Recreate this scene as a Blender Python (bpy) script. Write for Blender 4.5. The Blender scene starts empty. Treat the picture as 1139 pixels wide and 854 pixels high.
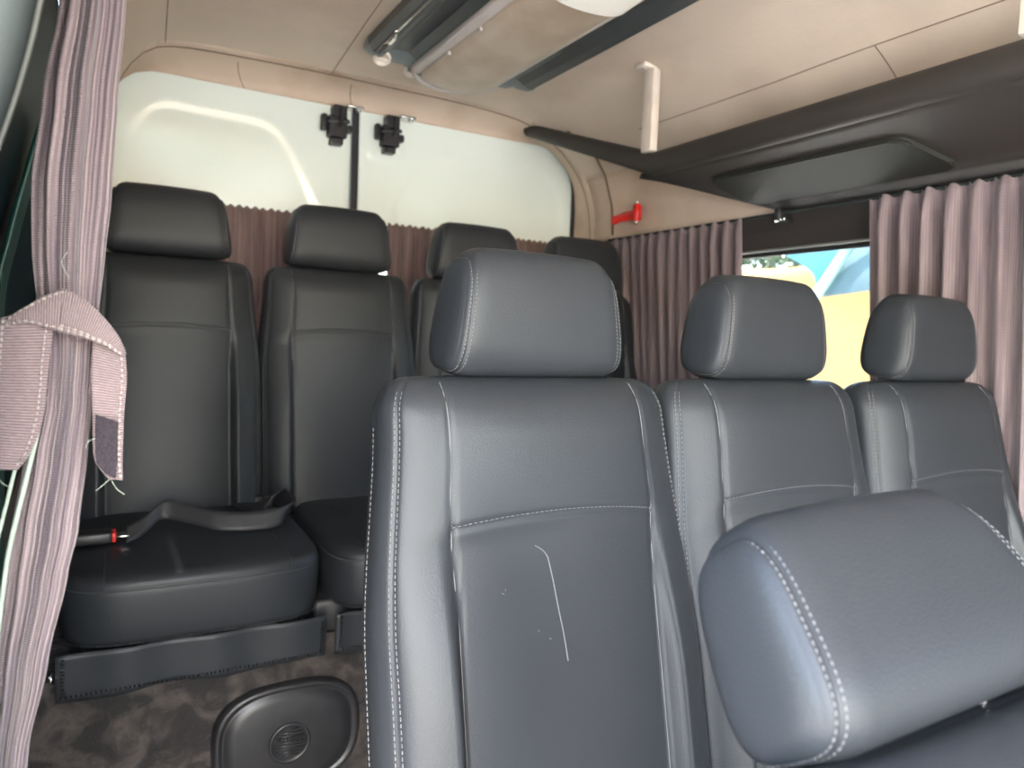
import bpy, bmesh, math, random
from mathutils import Vector, Matrix, noise
random.seed(7)
C = bpy.context.scene
COL = C.collection
PI = math.pi

# ------------------------------------------------------------------ camera
cd = bpy.data.cameras.new('camera'); cam = bpy.data.objects.new('camera', cd); COL.objects.link(cam)
cd.sensor_width = 36; cd.lens = 25.76; cd.clip_start = 0.01; cd.clip_end = 200
AX = Vector((0.86861946, -0.00482329, 0.49545632))   # van's crosswise axis in (right, up, forward)
AY = Vector((-0.49390466, 0.07124136, 0.86659267))   # lengthwise
AZ = Vector((0.03947681, 0.99744744, -0.05949939))   # up
cam.matrix_world = Matrix(((AX.x, AX.y, -AX.z, 0), (AY.x, AY.y, -AY.z, 0), (AZ.x, AZ.y, -AZ.z, 0), (0, 0, 0, 1)))
cd.dof.use_dof = True; cd.dof.focus_distance = 0.92; cd.dof.aperture_fstop = 5.5
C.camera = cam

# ------------------------------------------------------------------ light
w = bpy.data.worlds.new('world'); C.world = w; w.use_nodes = True
wn = w.node_tree.nodes; wl = w.node_tree.links
bg = wn['Background']
sky = wn.new('ShaderNodeTexSky'); sky.sky_type = 'NISHITA'; sky.sun_disc = False
sky.sun_elevation = math.radians(52); sky.sun_rotation = math.radians(200); sky.air_density = 1.3; sky.dust_density = 3.0
wl.new(sky.outputs[0], bg.inputs[0]); bg.inputs[1].default_value = 0.72
sd = bpy.data.lights.new('sun', 'SUN'); sd.energy = 6.0; sd.angle = math.radians(1.0); sd.color = (1, .95, .86)
so = bpy.data.objects.new('sun', sd); COL.objects.link(so)
so.rotation_euler = Vector((-0.22, 0.30, 1.0)).to_track_quat('Z', 'Y').to_euler()
C.view_settings.view_transform = 'Standard'; C.view_settings.look = 'None'
C.view_settings.gamma = 1.0; C.view_settings.use_curve_mapping = False
C.view_settings.exposure = 2.22

# ------------------------------------------------------------------ materials
def lin(c):
    return tuple(((v/255)/12.92 if v/255 <= .04045 else ((v/255+.055)/1.055)**2.4) for v in c)
def mat(name, col, rough=.6, metal=0, spec=.5, var=0, vscale=8, col2=None, bump=0, bscale=600, bdist=.0004,
        stretch=(1, 1, 1), kind='noise', coat=0, sheen=0, trans=0, translucent=0, lo=.35, hi=.65, distort=0):
    m = bpy.data.materials.new(name); m.use_nodes = True
    n = m.node_tree.nodes; l = m.node_tree.links; b = n['Principled BSDF']
    b.inputs['Base Color'].default_value = (*col, 1); b.inputs['Roughness'].default_value = rough
    b.inputs['Metallic'].default_value = metal; b.inputs['Specular IOR Level'].default_value = spec
    b.inputs['Coat Weight'].default_value = coat; b.inputs['Sheen Weight'].default_value = sheen
    b.inputs['Transmission Weight'].default_value = trans
    tc = n.new('ShaderNodeTexCoord'); mp = n.new('ShaderNodeMapping'); mp.inputs['Scale'].default_value = stretch
    l.new(tc.outputs['Object'], mp.inputs[0])
    if var or col2:
        t = n.new('ShaderNodeTexNoise'); t.inputs['Scale'].default_value = vscale; t.inputs['Detail'].default_value = 6; t.inputs['Distortion'].default_value = distort
        l.new(mp.outputs[0], t.inputs['Vector'])
        r = n.new('ShaderNodeValToRGB'); r.color_ramp.elements[0].position = lo; r.color_ramp.elements[1].position = hi
        c2 = col2 or tuple(v*(1-var) for v in col)
        r.color_ramp.elements[0].color = (*c2, 1); r.color_ramp.elements[1].color = (*col, 1)
        l.new(t.outputs['Fac'], r.inputs[0]); l.new(r.outputs[0], b.inputs['Base Color'])
    if bump:
        if kind == 'voronoi':
            t = n.new('ShaderNodeTexVoronoi'); t.feature = 'F1'; out = t.outputs['Distance']
        else:
            t = n.new('ShaderNodeTexNoise'); t.inputs['Detail'].default_value = 4; out = t.outputs['Fac']
        t.inputs['Scale'].default_value = bscale; l.new(mp.outputs[0], t.inputs['Vector'])
        bp = n.new('ShaderNodeBump'); bp.inputs['Strength'].default_value = bump; bp.inputs['Distance'].default_value = bdist
        l.new(out, bp.inputs['Height']); l.new(bp.outputs[0], b.inputs['Normal'])
    if translucent:
        tr = n.new('ShaderNodeBsdfTranslucent'); tr.inputs[0].default_value = (*col, 1)
        mx = n.new('ShaderNodeMixShader'); mx.inputs[0].default_value = translucent
        l.new(b.outputs[0], mx.inputs[1]); l.new(tr.outputs[0], mx.inputs[2])
        l.new(mx.outputs[0], n['Material Output'].inputs[0])
    return m
def fabric(name, ca, cb, rib=140, fine=0, translucent=.15, axis='X', bumpd=.0006, coord='UV', mix=.5):
    """woven cloth: stripes of yarn across UV.x, finer weave across UV.y"""
    m = bpy.data.materials.new(name); m.use_nodes = True
    n = m.node_tree.nodes; l = m.node_tree.links; b = n['Principled BSDF']
    b.inputs['Roughness'].default_value = .85; b.inputs['Sheen Weight'].default_value = .25; b.inputs['Specular IOR Level'].default_value = .2
    tc = n.new('ShaderNodeTexCoord')
    wv = n.new('ShaderNodeTexWave'); wv.bands_direction = axis; wv.inputs['Scale'].default_value = rib
    wv.inputs['Distortion'].default_value = .6; wv.inputs['Detail'].default_value = 2; l.new(tc.outputs[coord], wv.inputs['Vector'])
    mp = n.new('ShaderNodeMapping'); mp.inputs['Scale'].default_value = (70, 3, 1) if axis == 'X' else (3, 70, 1)
    l.new(tc.outputs[coord], mp.inputs[0])
    ns = n.new('ShaderNodeTexNoise'); ns.inputs['Scale'].default_value = 1; ns.inputs['Detail'].default_value = 3; l.new(mp.outputs[0], ns.inputs['Vector'])
    r = n.new('ShaderNodeValToRGB'); r.color_ramp.elements[0].position = .35; r.color_ramp.elements[1].position = .65
    r.color_ramp.elements[0].color = (*cb, 1); r.color_ramp.elements[1].color = (*ca, 1)
    l.new(ns.outputs['Fac'], r.inputs[0])
    mc = n.new('ShaderNodeMix'); mc.data_type = 'RGBA'; mc.blend_type = 'MULTIPLY'; mc.inputs[0].default_value = mix
    l.new(r.outputs[0], mc.inputs[6]); l.new(wv.outputs['Color'], mc.inputs[7])
    l.new(mc.outputs[2], b.inputs['Base Color'])
    h = wv.outputs['Fac']
    if fine:
        w2 = n.new('ShaderNodeTexWave'); w2.bands_direction = 'Y' if axis == 'X' else 'X'; w2.inputs['Scale'].default_value = fine
        l.new(tc.outputs[coord], w2.inputs['Vector'])
        ad = n.new('ShaderNodeMath'); ad.operation = 'MULTIPLY'; l.new(wv.outputs['Fac'], ad.inputs[0]); l.new(w2.outputs['Fac'], ad.inputs[1]); h = ad.outputs[0]
    bp = n.new('ShaderNodeBump'); bp.inputs['Strength'].default_value = .8; bp.inputs['Distance'].default_value = bumpd
    l.new(h, bp.inputs['Height']); l.new(bp.outputs[0], b.inputs['Normal'])
    if translucent:
        tr = n.new('ShaderNodeBsdfTranslucent'); l.new(mc.outputs[2], tr.inputs[0])
        mx = n.new('ShaderNodeMixShader'); mx.inputs[0].default_value = translucent
        l.new(b.outputs[0], mx.inputs[1]); l.new(tr.outputs[0], mx.inputs[2]); l.new(mx.outputs[0], n['Material Output'].inputs[0])
    return m

M = {}
M['leather'] = mat('leather', (.023, .026, .030), .43, spec=.30, var=.12, vscale=5, bump=.35, bscale=420, bdist=.0005, kind='voronoi')
M['thread'] = mat('thread', (.13, .13, .135), .7)
M['dark_thread'] = mat('dark_thread', (.05, .05, .05), .7)
M['pale_thread'] = mat('pale_thread', (.42, .36, .34), .8)
M['scuff'] = mat('scuff', (.12, .12, .125), .6)
M['headliner'] = mat('headliner', (.66, .56, .45), .95, spec=.1, col2=(.50, .40, .31), vscale=1.7, bump=.5, bscale=60, bdist=.002, lo=.30, hi=.52)
M['side_fabric'] = mat('side_fabric', (.62, .50, .39), .9, spec=.15, col2=(.44, .32, .23), vscale=2.6, lo=.30, hi=.50, bump=.3, bscale=90, bdist=.001)
M['seam'] = mat('seam', (.16, .10, .06), .9)
M['white_paint'] = mat('white_paint', (.80, .89, .82), .22, spec=.5, coat=.6, var=.05, vscale=2)
M['rubber'] = mat('rubber', (.02, .022, .024), .6)
M['black_plastic'] = mat('black_plastic', (.018, .018, .02), .38, var=.3, vscale=30)
M['rack'] = mat('rack', (.030, .026, .022), .6, bump=.2, bscale=500, bdist=.0003, var=.15, vscale=4)
M['rack_panel'] = mat('rack_panel', (.018, .019, .016), .6, spec=.2, var=.1, vscale=5)
M['header'] = mat('header', (.036, .031, .029), .7, bump=.2, bscale=400, bdist=.0003, var=.1)
M['velvet'] = mat('velvet', (.060, .048, .042), .85, sheen=.25, col2=(.012, .0095, .0085), vscale=15, bump=1, bscale=22, bdist=.02, lo=.42, hi=.64, distort=1.2)
M['curtain'] = fabric('curtain', lin((148, 133, 134)), lin((116, 102, 105)), rib=60, fine=50, translucent=.18, mix=.25)
M['rear_curtain'] = fabric('rear_curtain', lin((158, 138, 133)), lin((128, 108, 104)), rib=60, fine=50, translucent=.35, mix=.25)
M['near_curtain'] = fabric('near_curtain', lin((176, 158, 159)), lin((106, 93, 102)), rib=26, fine=150, translucent=.05, mix=.55, bumpd=.0012)
M['strap'] = fabric('strap', lin((170, 150, 149)), lin((136, 119, 122)), rib=2.2, fine=0, translucent=0, axis='Y', mix=.6, bumpd=.001)
M['pale_green'] = mat('pale_green', lin((176, 190, 176)), .8, var=.2, vscale=300, stretch=(1, 1, .2))  # pale tone of the painted highlight on the tied curtain, and of loose threads
M['hook_tape'] = mat('hook_tape', (.035, .027, .035), .95, var=.5, vscale=400, bump=1, bscale=900, bdist=.001)
M['chrome'] = mat('chrome', (.75, .74, .72), .18, metal=1, var=.15, vscale=40)
M['cream'] = mat('cream', (.72, .64, .55), .45, var=.08, vscale=20)
M['cream_frame'] = mat('cream_frame', (.55, .50, .46), .4, var=.08, vscale=20)
M['diffuser'] = mat('diffuser', (.58, .49, .38), .3, col2=(.44, .34, .24), vscale=9, translucent=.15, lo=.3, hi=.6)
M['cap_white'] = mat('cap_white', (.85, .84, .76), .35, var=.04)
M['housing'] = mat('housing', (.055, .062, .062), .35, var=.15, vscale=8)
M['housing_end'] = mat('housing_end', (.16, .19, .19), .35, var=.15, vscale=10)  # lighter than the housing: the end's bluish reflection is put into the colour
M['red'] = mat('red', (.75, .02, .015), .35, var=.1, vscale=50)
M['green_paint'] = mat('green_paint', (.004, .045, .036), .4, var=.1, vscale=4)
M['grey_trim'] = mat('grey_trim', (.030, .036, .035), .95, spec=.08, var=.15, vscale=20)
M['pale_edge'] = mat('pale_edge', (.20, .21, .19), .5, var=.1)
M['belt'] = mat('belt', (.028, .029, .033), .5, bump=.5, bscale=300, bdist=.0005, stretch=(1, 1, 1), var=.2, vscale=60)
M['floor'] = mat('floor', (.08, .075, .07), .6, var=.3, vscale=20)
M['dark_glass'] = mat('dark_glass', (.004, .016, .022), .5, spec=.08, var=.2, vscale=3)
M['yellow'] = mat('yellow', (.15, .092, .028), .9, col2=(.095, .06, .026), vscale=1.6, lo=.25, hi=.42, bump=.4, bscale=20, bdist=.01)
M['ground'] = mat('ground', (.56, .53, .49), .95, var=.3, vscale=2)
M['tarp'] = mat('tarp', (.0, .070, .10), .6, var=.25, vscale=5, translucent=.4)
M['tarp_shaded'] = mat('tarp_shaded', (.028, .062, .075), .7, var=.35, vscale=7, translucent=.2)  # lower part of the same tarp, with its shade mixed into the colour
M['beam'] = mat('beam', (.085, .17, .16), .6, var=.1)
M['leaf'] = mat('leaf', (.025, .06, .02), .6, col2=(.008, .02, .008), vscale=20)
M['bark'] = mat('bark', (.12, .08, .05), .9, var=.4, vscale=30)
gl = bpy.data.materials.new('clear_glass'); gl.use_nodes = True
g = gl.node_tree.nodes; g['Principled BSDF'].inputs['Transmission Weight'].default_value = 1
g['Principled BSDF'].inputs['Roughness'].default_value = 0; g['Principled BSDF'].inputs['IOR'].default_value = 1.02
tcn = g.new('ShaderNodeTexCoord'); tn = g.new('ShaderNodeTexNoise'); tn.inputs['Scale'].default_value = 3
rr = g.new('ShaderNodeValToRGB'); rr.color_ramp.elements[0].color = (.90, .96, .95, 1); rr.color_ramp.elements[1].color = (.96, 1, .99, 1)
gl.node_tree.links.new(tcn.outputs['Object'], tn.inputs['Vector']); gl.node_tree.links.new(tn.outputs['Fac'], rr.inputs[0])
gl.node_tree.links.new(rr.outputs[0], g['Principled BSDF'].inputs['Base Color'])
M['glass'] = gl

# ------------------------------------------------------------------ helpers
def obj(name, bm, mats, parent=None, smooth=True, loc=None, rot=None):
    me = bpy.data.meshes.new(name)
    bm.normal_update()
    bm.to_mesh(me); bm.free()
    if not isinstance(mats, (list, tuple)): mats = [mats]
    for m in mats: me.materials.append(M[m])
    for p in me.polygons: p.use_smooth = smooth
    o = bpy.data.objects.new(name, me); COL.objects.link(o)
    if parent: o.parent = parent
    if loc: o.location = loc
    if rot: o.rotation_euler = rot
    return o
def tag(o, label, cat, group=None, kind=None):
    if label: o['label'] = label
    if cat: o['category'] = cat
    if group: o['group'] = group
    if kind: o['kind'] = kind
    return o
def struct(o, label=None):
    o['kind'] = 'structure'
    if label: o['label'] = label
    return o
def thing(name, label, cat, loc=(0, 0, 0), rot=(0, 0, 0), group=None):
    o = bpy.data.objects.new(name, None); COL.objects.link(o); o.location = loc; o.rotation_euler = rot
    o.empty_display_size = .05
    return tag(o, label, cat, group)
def copy_tree(o, parent=None):
    c = o.copy(); COL.objects.link(c); c.parent = parent
    for ch in list(o.children): copy_tree(ch, c)
    return c
def grid(bm, P, mi=0, closed_u=False, closed_v=False, uv=None):
    """P[i][j] rows of points"""
    V = [[bm.verts.new(p) for p in row] for row in P]
    nu, nv = len(P), len(P[0]); L = bm.loops.layers.uv.verify() if uv else None
    for i in range(nu if closed_u else nu-1):
        for j in range(nv if closed_v else nv-1):
            i2, j2 = (i+1) % nu, (j+1) % nv
            f = bm.faces.new((V[i][j], V[i][j2], V[i2][j2], V[i2][j])); f.material_index = mi
            if uv:
                for lp, (a, b) in zip(f.loops, ((i, j), (i, j+1), (i+1, j+1), (i+1, j))): lp[L].uv = uv(a, b)
    return V
def fan(bm, ring, mi=0, flip=False):
    c = sum((v.co for v in ring), Vector())/len(ring); cv = bm.verts.new(c)
    n = len(ring)
    for k in range(n):
        t = (ring[k], ring[(k+1) % n], cv)
        f = bm.faces.new(t[::-1] if flip else t); f.material_index = mi
def box(bm, a, b, bev=0, seg=2, mi=0, mtx=None):
    a, b = Vector(a), Vector(b); c = (a+b)/2; s = b-a
    t = bmesh.new(); bmesh.ops.create_cube(t, size=1)
    for v in t.verts: v.co = Vector((v.co.x*s.x, v.co.y*s.y, v.co.z*s.z))+c
    if bev: bmesh.ops.bevel(t, geom=t.edges[:], offset=bev, segments=seg, affect='EDGES', profile=.5)
    if mtx:
        for v in t.verts: v.co = mtx @ v.co
    merge(bm, t, mi)
def merge(bm, t, mi=None):
    mp = {}
    for v in t.verts: mp[v] = bm.verts.new(v.co)
    for f in t.faces:
        try:
            nf = bm.faces.new([mp[v] for v in f.verts]); nf.material_index = f.material_index if mi is None else mi
        except ValueError: pass
    t.free()
def tube(bm, pts, r, n=8, mi=0, closed=False, cap=True):
    pts = [Vector(p) for p in pts]; rings = []
    m = len(pts)
    for i, p in enumerate(pts):
        if closed: d = pts[(i+1) % m]-pts[i-1]
        else: d = pts[min(i+1, m-1)]-pts[max(i-1, 0)]
        d.normalize(); up = Vector((0, 0, 1)) if abs(d.z) < .9 else Vector((0, 1, 0))
        a = d.cross(up).normalized(); b = a.cross(d).normalized()
        rr = r[i] if isinstance(r, (list, tuple)) else r
        rings.append([p+a*math.cos(2*PI*k/n)*rr+b*math.sin(2*PI*k/n)*rr for k in range(n)])
    V = grid(bm, rings, mi, closed_u=closed, closed_v=True)
    if cap and not closed: fan(bm, V[0], mi); fan(bm, V[-1], mi, True)
def lathe(bm, prof, n=32, mi=0, mtx=Matrix.Identity(4)):
    rows = [[mtx @ Vector((r*math.cos(2*PI*k/n), r*math.sin(2*PI*k/n), z)) for k in range(n)] for r, z in prof]
    V = grid(bm, rows, mi, closed_v=True)
    fan(bm, V[0], mi); fan(bm, V[-1], mi, True)
def extrude_poly(bm, poly, depth, mtx=Matrix.Identity(4), mi=0, bev=0):
    t = bmesh.new(); n = len(poly)
    a = [t.verts.new((x, y, 0)) for x, y in poly]; b = [t.verts.new((x, y, depth)) for x, y in poly]
    t.faces.new(a[::-1]); top = t.faces.new(b)
    for k in range(n): t.faces.new((a[k], a[(k+1) % n], b[(k+1) % n], b[k]))
    if bev: bmesh.ops.bevel(t, geom=list(top.edges), offset=bev, segments=3, affect='EDGES')
    for v in t.verts: v.co = mtx @ v.co
    merge(bm, t, mi)
def sm(a, b, x):
    t = max(0, min(1, (x-a)/(b-a))); return t*t*(3-2*t)
def interp(tab, x):
    if x <= tab[0][0]: return tab[0][1:]
    for p, q in zip(tab, tab[1:]):
        if x <= q[0]:
            t = (x-p[0])/(q[0]-p[0]); t = t*t*(3-2*t)*.5+t*.5
            return tuple(a+(b-a)*t for a, b in zip(p[1:], q[1:]))
    return tab[-1][1:]
def spow(c, e): return math.copysign(abs(c)**e, c)
def stitch(bm, pts, r=.0008, dash=.0045, gap=.0025, mi=1, solid=False):
    pts = [Vector(p) for p in pts]
    if solid:
        tube(bm, pts, r, 5, mi); return
    acc = 0; on = True; cur = [pts[0]]
    for p, q in zip(pts, pts[1:]):
        L = (q-p).length; pos = 0
        while L-pos > 1e-7:
            lim = (dash if on else gap)-acc; step = min(lim, L-pos); pos += step; acc += step
            x = p.lerp(q, pos/L)
            if on: cur.append(x)
            if acc >= (dash if on else gap)-1e-7:
                if on and len(cur) > 1 and (cur[-1]-cur[0]).length > .0005: tube(bm, cur, r, 4, mi)
                on = not on; acc = 0; cur = [x]

# ------------------------------------------------------------------ setting: the van's shell
# cross-section (x, z) from the left belt line over the roof to the right belt line
PROFILE = [(-.10, -1.12), (-.10, -.25), (-.10, 0), (-.085, .10), (-.062, .20), (-.035, .31), (-.015, .42), (.015, .56), (.06, .68), (.11, .755),
           (.17, .79), (.30, .803), (.60, .81), (.80, .81), (1.10, .808), (1.30, .795), (1.38, .775), (1.46, .735), (1.52, .695), (1.60, .61), (1.645, .50), (1.66, .385), (1.70, .28), (1.72, .0), (1.74, -.25), (1.74, -1.12)]
def densify(pts, k):
    out = []
    for i in range(len(pts)-1):
        p0 = pts[max(i-1, 0)]; p1 = pts[i]; p2 = pts[i+1]; p3 = pts[min(i+2, len(pts)-1)]
        for s in range(k):
            t = s/k
            out.append(tuple(.5*((2*p1[a])+(-p0[a]+p2[a])*t+(2*p0[a]-5*p1[a]+4*p2[a]-p3[a])*t*t+(-p0[a]+3*p1[a]-3*p2[a]+p3[a])*t**3) for a in range(len(p1))))
    out.append(pts[-1]); return out
def sweep(name, prof, y0, y1, m, ny=40, off=0, thick=.02):
    bm = bmesh.new(); rows = []
    ys = [y0+(y1-y0)*i/ny for i in range(ny+1)]
    grid(bm, [[Vector((x, y, z)) for (x, z) in prof] for y in ys])
    o = obj(name, bm, m); s = o.modifiers.new('solid', 'SOLIDIFY'); s.thickness = thick; s.offset = 1
    return struct(o)
# floor
bm = bmesh.new(); box(bm, (-.14, -2.0, -1.16), (1.78, 2.5, -1.12)); struct(obj('floor', bm, 'floor', smooth=False))
# ceiling (left cove to right cove)
PR = densify(PROFILE, 6)
ceil = [p for p in PR if p[1] > .605 or .1 < p[0] < 1.5]
bm = bmesh.new()
ys = [-1.6+3.93*i/120 for i in range(121)]
def sag(x, y):
    v = noise.noise(Vector((x*2.1, y*2.1, 3)))*.006+noise.noise(Vector((x*7, y*5, 1)))*.0015
    return v
grid(bm, [[Vector((x, y, z+sag(x, y))) for (x, z) in ceil] for y in ys])
def ceil_z(x):
    for p, q in zip(ceil, ceil[1:]):
        if p[0] <= x <= q[0]: return p[1]+(q[1]-p[1])*(x-p[0])/(q[0]-p[0])
    return .8
def ceil_line(pts, r=.0012, n=24):
    out = []
    for (x0, y0), (x1, y1) in zip(pts, pts[1:]):
        for k in range(n+1):
            t = k/n; x = x0+(x1-x0)*t; y = y0+(y1-y0)*t; out.append((x, y, ceil_z(x)+sag(x, y)-.0002))
    tube(sbm, out, r, 6, 0)
sbm = bmesh.new()
ceil_line([(1.522, -1.2), (1.522, 1.9)], n=60)
ceil_line([(.145, .8), (.15, 2.0), (.172, 2.39)], n=50)
ceil_line([(.60, 1.75), (.645, 2.39)])
ceil_line([(1.524, 1.08), (1.60, 1.06)], r=.0012)
o = obj('ceiling', bm, 'headliner'); obj('lining_seam', sbm, 'seam', o); s = o.modifiers.new('solid', 'SOLIDIFY'); s.thickness = .02; s.offset = 1; struct(o)

# rear end: rounded surround between the body section and the door opening
def door_outline(n=120, x0=.015, x1=1.655, top=.748, r=.15, z0=-1.10):
    segs = []
    L1 = top-r-z0; La = PI*r/2; L2 = x1-x0-2*r; tot = 2*L1+2*La+L2
    for i in range(n+1):
        s = tot*i/n
        if s < L1: segs.append((x0, z0+s)); continue
        s -= L1
        if s < La: a = s/r; segs.append((x0+r-r*math.cos(a), top-r+r*math.sin(a))); continue
        s -= La
        if s < L2: segs.append((x0+r+s, top)); continue
        s -= L2
        if s < La: a = s/r; segs.append((x1-r+r*math.sin(a), top-r+r*math.cos(a))); continue
        s -= La; segs.append((x1, top-r-s))
    return segs
DO = door_outline()
def resample(pts, n):
    d = [0]
    for p, q in zip(pts, pts[1:]): d.append(d[-1]+math.dist(p, q))
    out = []; k = 0
    for i in range(n+1):
        s = d[-1]*i/n
        while k < len(pts)-2 and d[k+1] < s: k += 1
        t = (s-d[k])/max(1e-9, d[k+1]-d[k]); out.append(tuple(a+(b-a)*t for a, b in zip(pts[k], pts[k+1])))
    return out
PO = resample(PR, 120)
bm = bmesh.new(); rows = []
for k in range(13):
    a = k/12*PI/2; t = 1-math.cos(a)          # cove: first hugs the body section, then turns to the opening
    yy = 2.30+.15*math.sin(a)
    rows.append([Vector((p[0]+(q[0]-p[0])*t, yy, p[1]+(q[1]-p[1])*t)) for p, q in zip(PO, DO)])
grid(bm, rows)
# brown gathered joints in the lining
def on_rim(i, k):
    return rows[k][i]
sbm = bmesh.new()
for i in (58, 50, 87):
    tube(sbm, [on_rim(i, k)+Vector((0, -.001, 0)) for k in range(4, 13)], .0012, 6)
tube(sbm, [rows[2][i]+Vector((0, -.001, -.001)) for i in range(38, 86)], .0016, 6)
o = obj('wall_rear', bm, 'side_fabric'); obj('lining_seam', sbm, 'seam', o); struct(o); s = o.modifiers.new('solid', 'SOLIDIFY'); s.thickness = .012; s.offset = 1
# flange added to stop sun leaking past the rim onto the door leaves
bm = bmesh.new()
def outw(x, z, d):
    v = Vector((x-.835, max(0, z-.45)*1.0 if z > .45 else 0)); v = v.normalized() if v.length else Vector((1, 0)); return x+v.x*d, z+v.y*d
grid(bm, [[Vector((x, 2.450, z)) for x, z in DO], [Vector((outw(x, z+.0, .03)[0], 2.4560, outw(x, z, .03)[1] if abs(x-.835) > .6 else z+.03)) for x, z in DO], [Vector((x+(.14 if x > 1.5 else -.14 if x < .17 else 0), 2.4565, z+(.14 if z > .6 else 0))) for x, z in DO]])
struct(obj('trim_11', bm, 'white_paint'))
# black rubber seal
bm = bmesh.new(); tube(bm, [(x, 2.452, z) for x, z in door_outline(160, x0=.02, x1=1.648, top=.741) if x > 1.56], .008, 8)
struct(obj('trim_1', bm, 'rubber'))

# rear doors: pressed white steel leaves with a window opening
def sd_poly(p, poly):
    d = 1e9; inside = False; n = len(poly); j = n-1
    for i in range(n):
        a, b = poly[i], poly[j]
        ex, ey = b[0]-a[0], b[1]-a[1]; wx, wy = p[0]-a[0], p[1]-a[1]
        t = max(0, min(1, (wx*ex+wy*ey)/(ex*ex+ey*ey+1e-12))); dx, dy = wx-ex*t, wy-ey*t
        d = min(d, dx*dx+dy*dy)
        if (a[1] > p[1]) != (b[1] > p[1]) and p[0] < (b[0]-a[0])*(p[1]-a[1])/(b[1]-a[1])+a[0]: inside = not inside
        j = i
    return (-1 if inside else 1)*math.sqrt(d)
def round_poly(poly, r, k=6):
    out = []; n = len(poly)
    for i in range(n):
        p0, p1, p2 = Vector(poly[i-1]), Vector(poly[i]), Vector(poly[(i+1) % n])
        a = p1+(p0-p1).normalized()*min(r, (p0-p1).length/2); b = p1+(p2-p1).normalized()*min(r, (p2-p1).length/2)
        for s in range(k+1):
            t = s/k; out.append(tuple(a*(1-t)**2+p1*2*t*(1-t)+b*t*t))
    return out
def door_leaf(name, x0, x1, left, zb=-1.08):
    """plate facing -y at y=2.455 with recessed fields; window hole z -0.15..0.345"""
    top, r = .768, .07; bm = bmesh.new(); st = .0085
    if left:
        f1 = round_poly([(.062, .36), (.075, .56), (.15, .665), (.48, .66), (.535, .60), (.655, .375)], .05)
        f2 = round_poly([(.66, .76), (.66, .63), (.74, .63), (.74, .76)], .02)
        win = (.10, .68)
    else:
        f1 = round_poly([(.90, .375), (.905, .47), (1.03, .66), (1.50, .665), (1.59, .58), (1.60, .36)], .05)
        f2 = round_poly([(.80, .76), (.80, .60), (.93, .60), (.93, .76)], .03)
        win = (.86, 1.58)
    nx = int((x1-x0)/st); nz = int((top-zb)/st)
    def hull(x, z):    # pull grid into the rounded outer corner
        if left and x < x0+r and z > top-r:
            cx, cz = x0+r, top-r; dx, dz = cx-x, z-cz; m = max(dx, dz); l = math.hypot(dx, dz)
            if l > 0: x = cx-dx*m/l; z = cz+dz*m/l
        if not left and x > x1-r and z > top-r:
            cx, cz = x1-r, top-r; dx, dz = x-cx, z-cz; m = max(dx, dz); l = math.hypot(dx, dz)
            if l > 0: x = cx+dx*m/l; z = cz+dz*m/l
        return x, z
    V = {}
    for i in range(nx+1):
        for j in range(nz+1):
            x = x0+(x1-x0)*i/nx; z = zb+(top-zb)*j/nz; y = 2.458
            if z > .2:
                y += .004*sm(.014, -.018, sd_poly((x, z), f1)); y -= .004*sm(.012, -.012, sd_poly((x, z), f2))
                e = (x1-x) if left else (x-x0); y += .004*sm(.014, 0, e)
                if left: y -= .004*math.exp(-((x-(.30+.25*(.66-z)))/.01)**2)*sm(.45, .5, z)*0
            V[i, j] = bm.verts.new((x, y, z))
    for i in range(nx):
        for j in range(nz):
            xc = x0+(x1-x0)*(i+.5)/nx; zc = zb+(top-zb)*(j+.5)/nz
            if win[0] < xc < win[1] and -.15 < zc < .345: continue
            bm.faces.new((V[i, j], V[i+1, j], V[i+1, j+1], V[i, j+1]))
    o = obj(name, bm, 'white_paint'); struct(o); s = o.modifiers.new('solid', 'SOLIDIFY'); s.thickness = .03; s.offset = -1
    g = bmesh.new(); box(g, (win[0]-.01, 2.474, -.16), (win[1]+.01, 2.479, .355)); obj('pane', g, 'glass', o, smooth=False)
    return o
dl = door_leaf('door_1', -.005, .748, True); dr = door_leaf('door_2', .772, 1.675, False)
bm = bmesh.new(); box(bm, (.7485, 2.452, -1.08), (.7715, 2.485, .760), .002); struct(obj('trim_2', bm, 'rubber'))
# latches at the top of each leaf
def latch(parent, x, z):
    bm = bmesh.new(); Y = 2.44
    box(bm, (x-.030, Y-.030, z-.050), (x+.030, Y+.015, z+.020), .006, 2)
    box(bm, (x-.052, Y-.020, z-.030), (x-.034, Y+.010, z+.022), .006, 2)
    box(bm, (x+.028, Y-.028, z-.030), (x+.048, Y+.005, z-.004), .008, 3)
    box(bm, (x-.020, Y-.040, z+.012), (x+.026, Y+.010, z+.052), .007, 2)
    tube(bm, [(x-.036, Y-.024, z-.004), (x+.034, Y-.030, z+.004)], .006, 10)
    tube(bm, [(x+.004, Y-.05, z+.045), (x+.004, Y-.05, z-.02)], .0055, 10)
    box(bm, (x-.022, Y-.024, z-.072), (x+.018, Y+.014, z-.052), .003)
    lt = obj('latch', bm, 'black_plastic', parent, smooth=False); lt['label'] = 'black door latch'
    bm = bmesh.new(); box(bm, (x+.02, Y-.06, z+.044), (x+.075, Y-.010, z+.052), .003); lathe(bm, [(.0, 0), (.008, 0), (.008, .006), (0, .006)], 12, mtx=Matrix.Translation((x+.062, Y-.04, z+.038)))
    s = obj('striker', bm, 'chrome', lt)
latch(dl, .690, .690); latch(dr, .872, .690)

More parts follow.
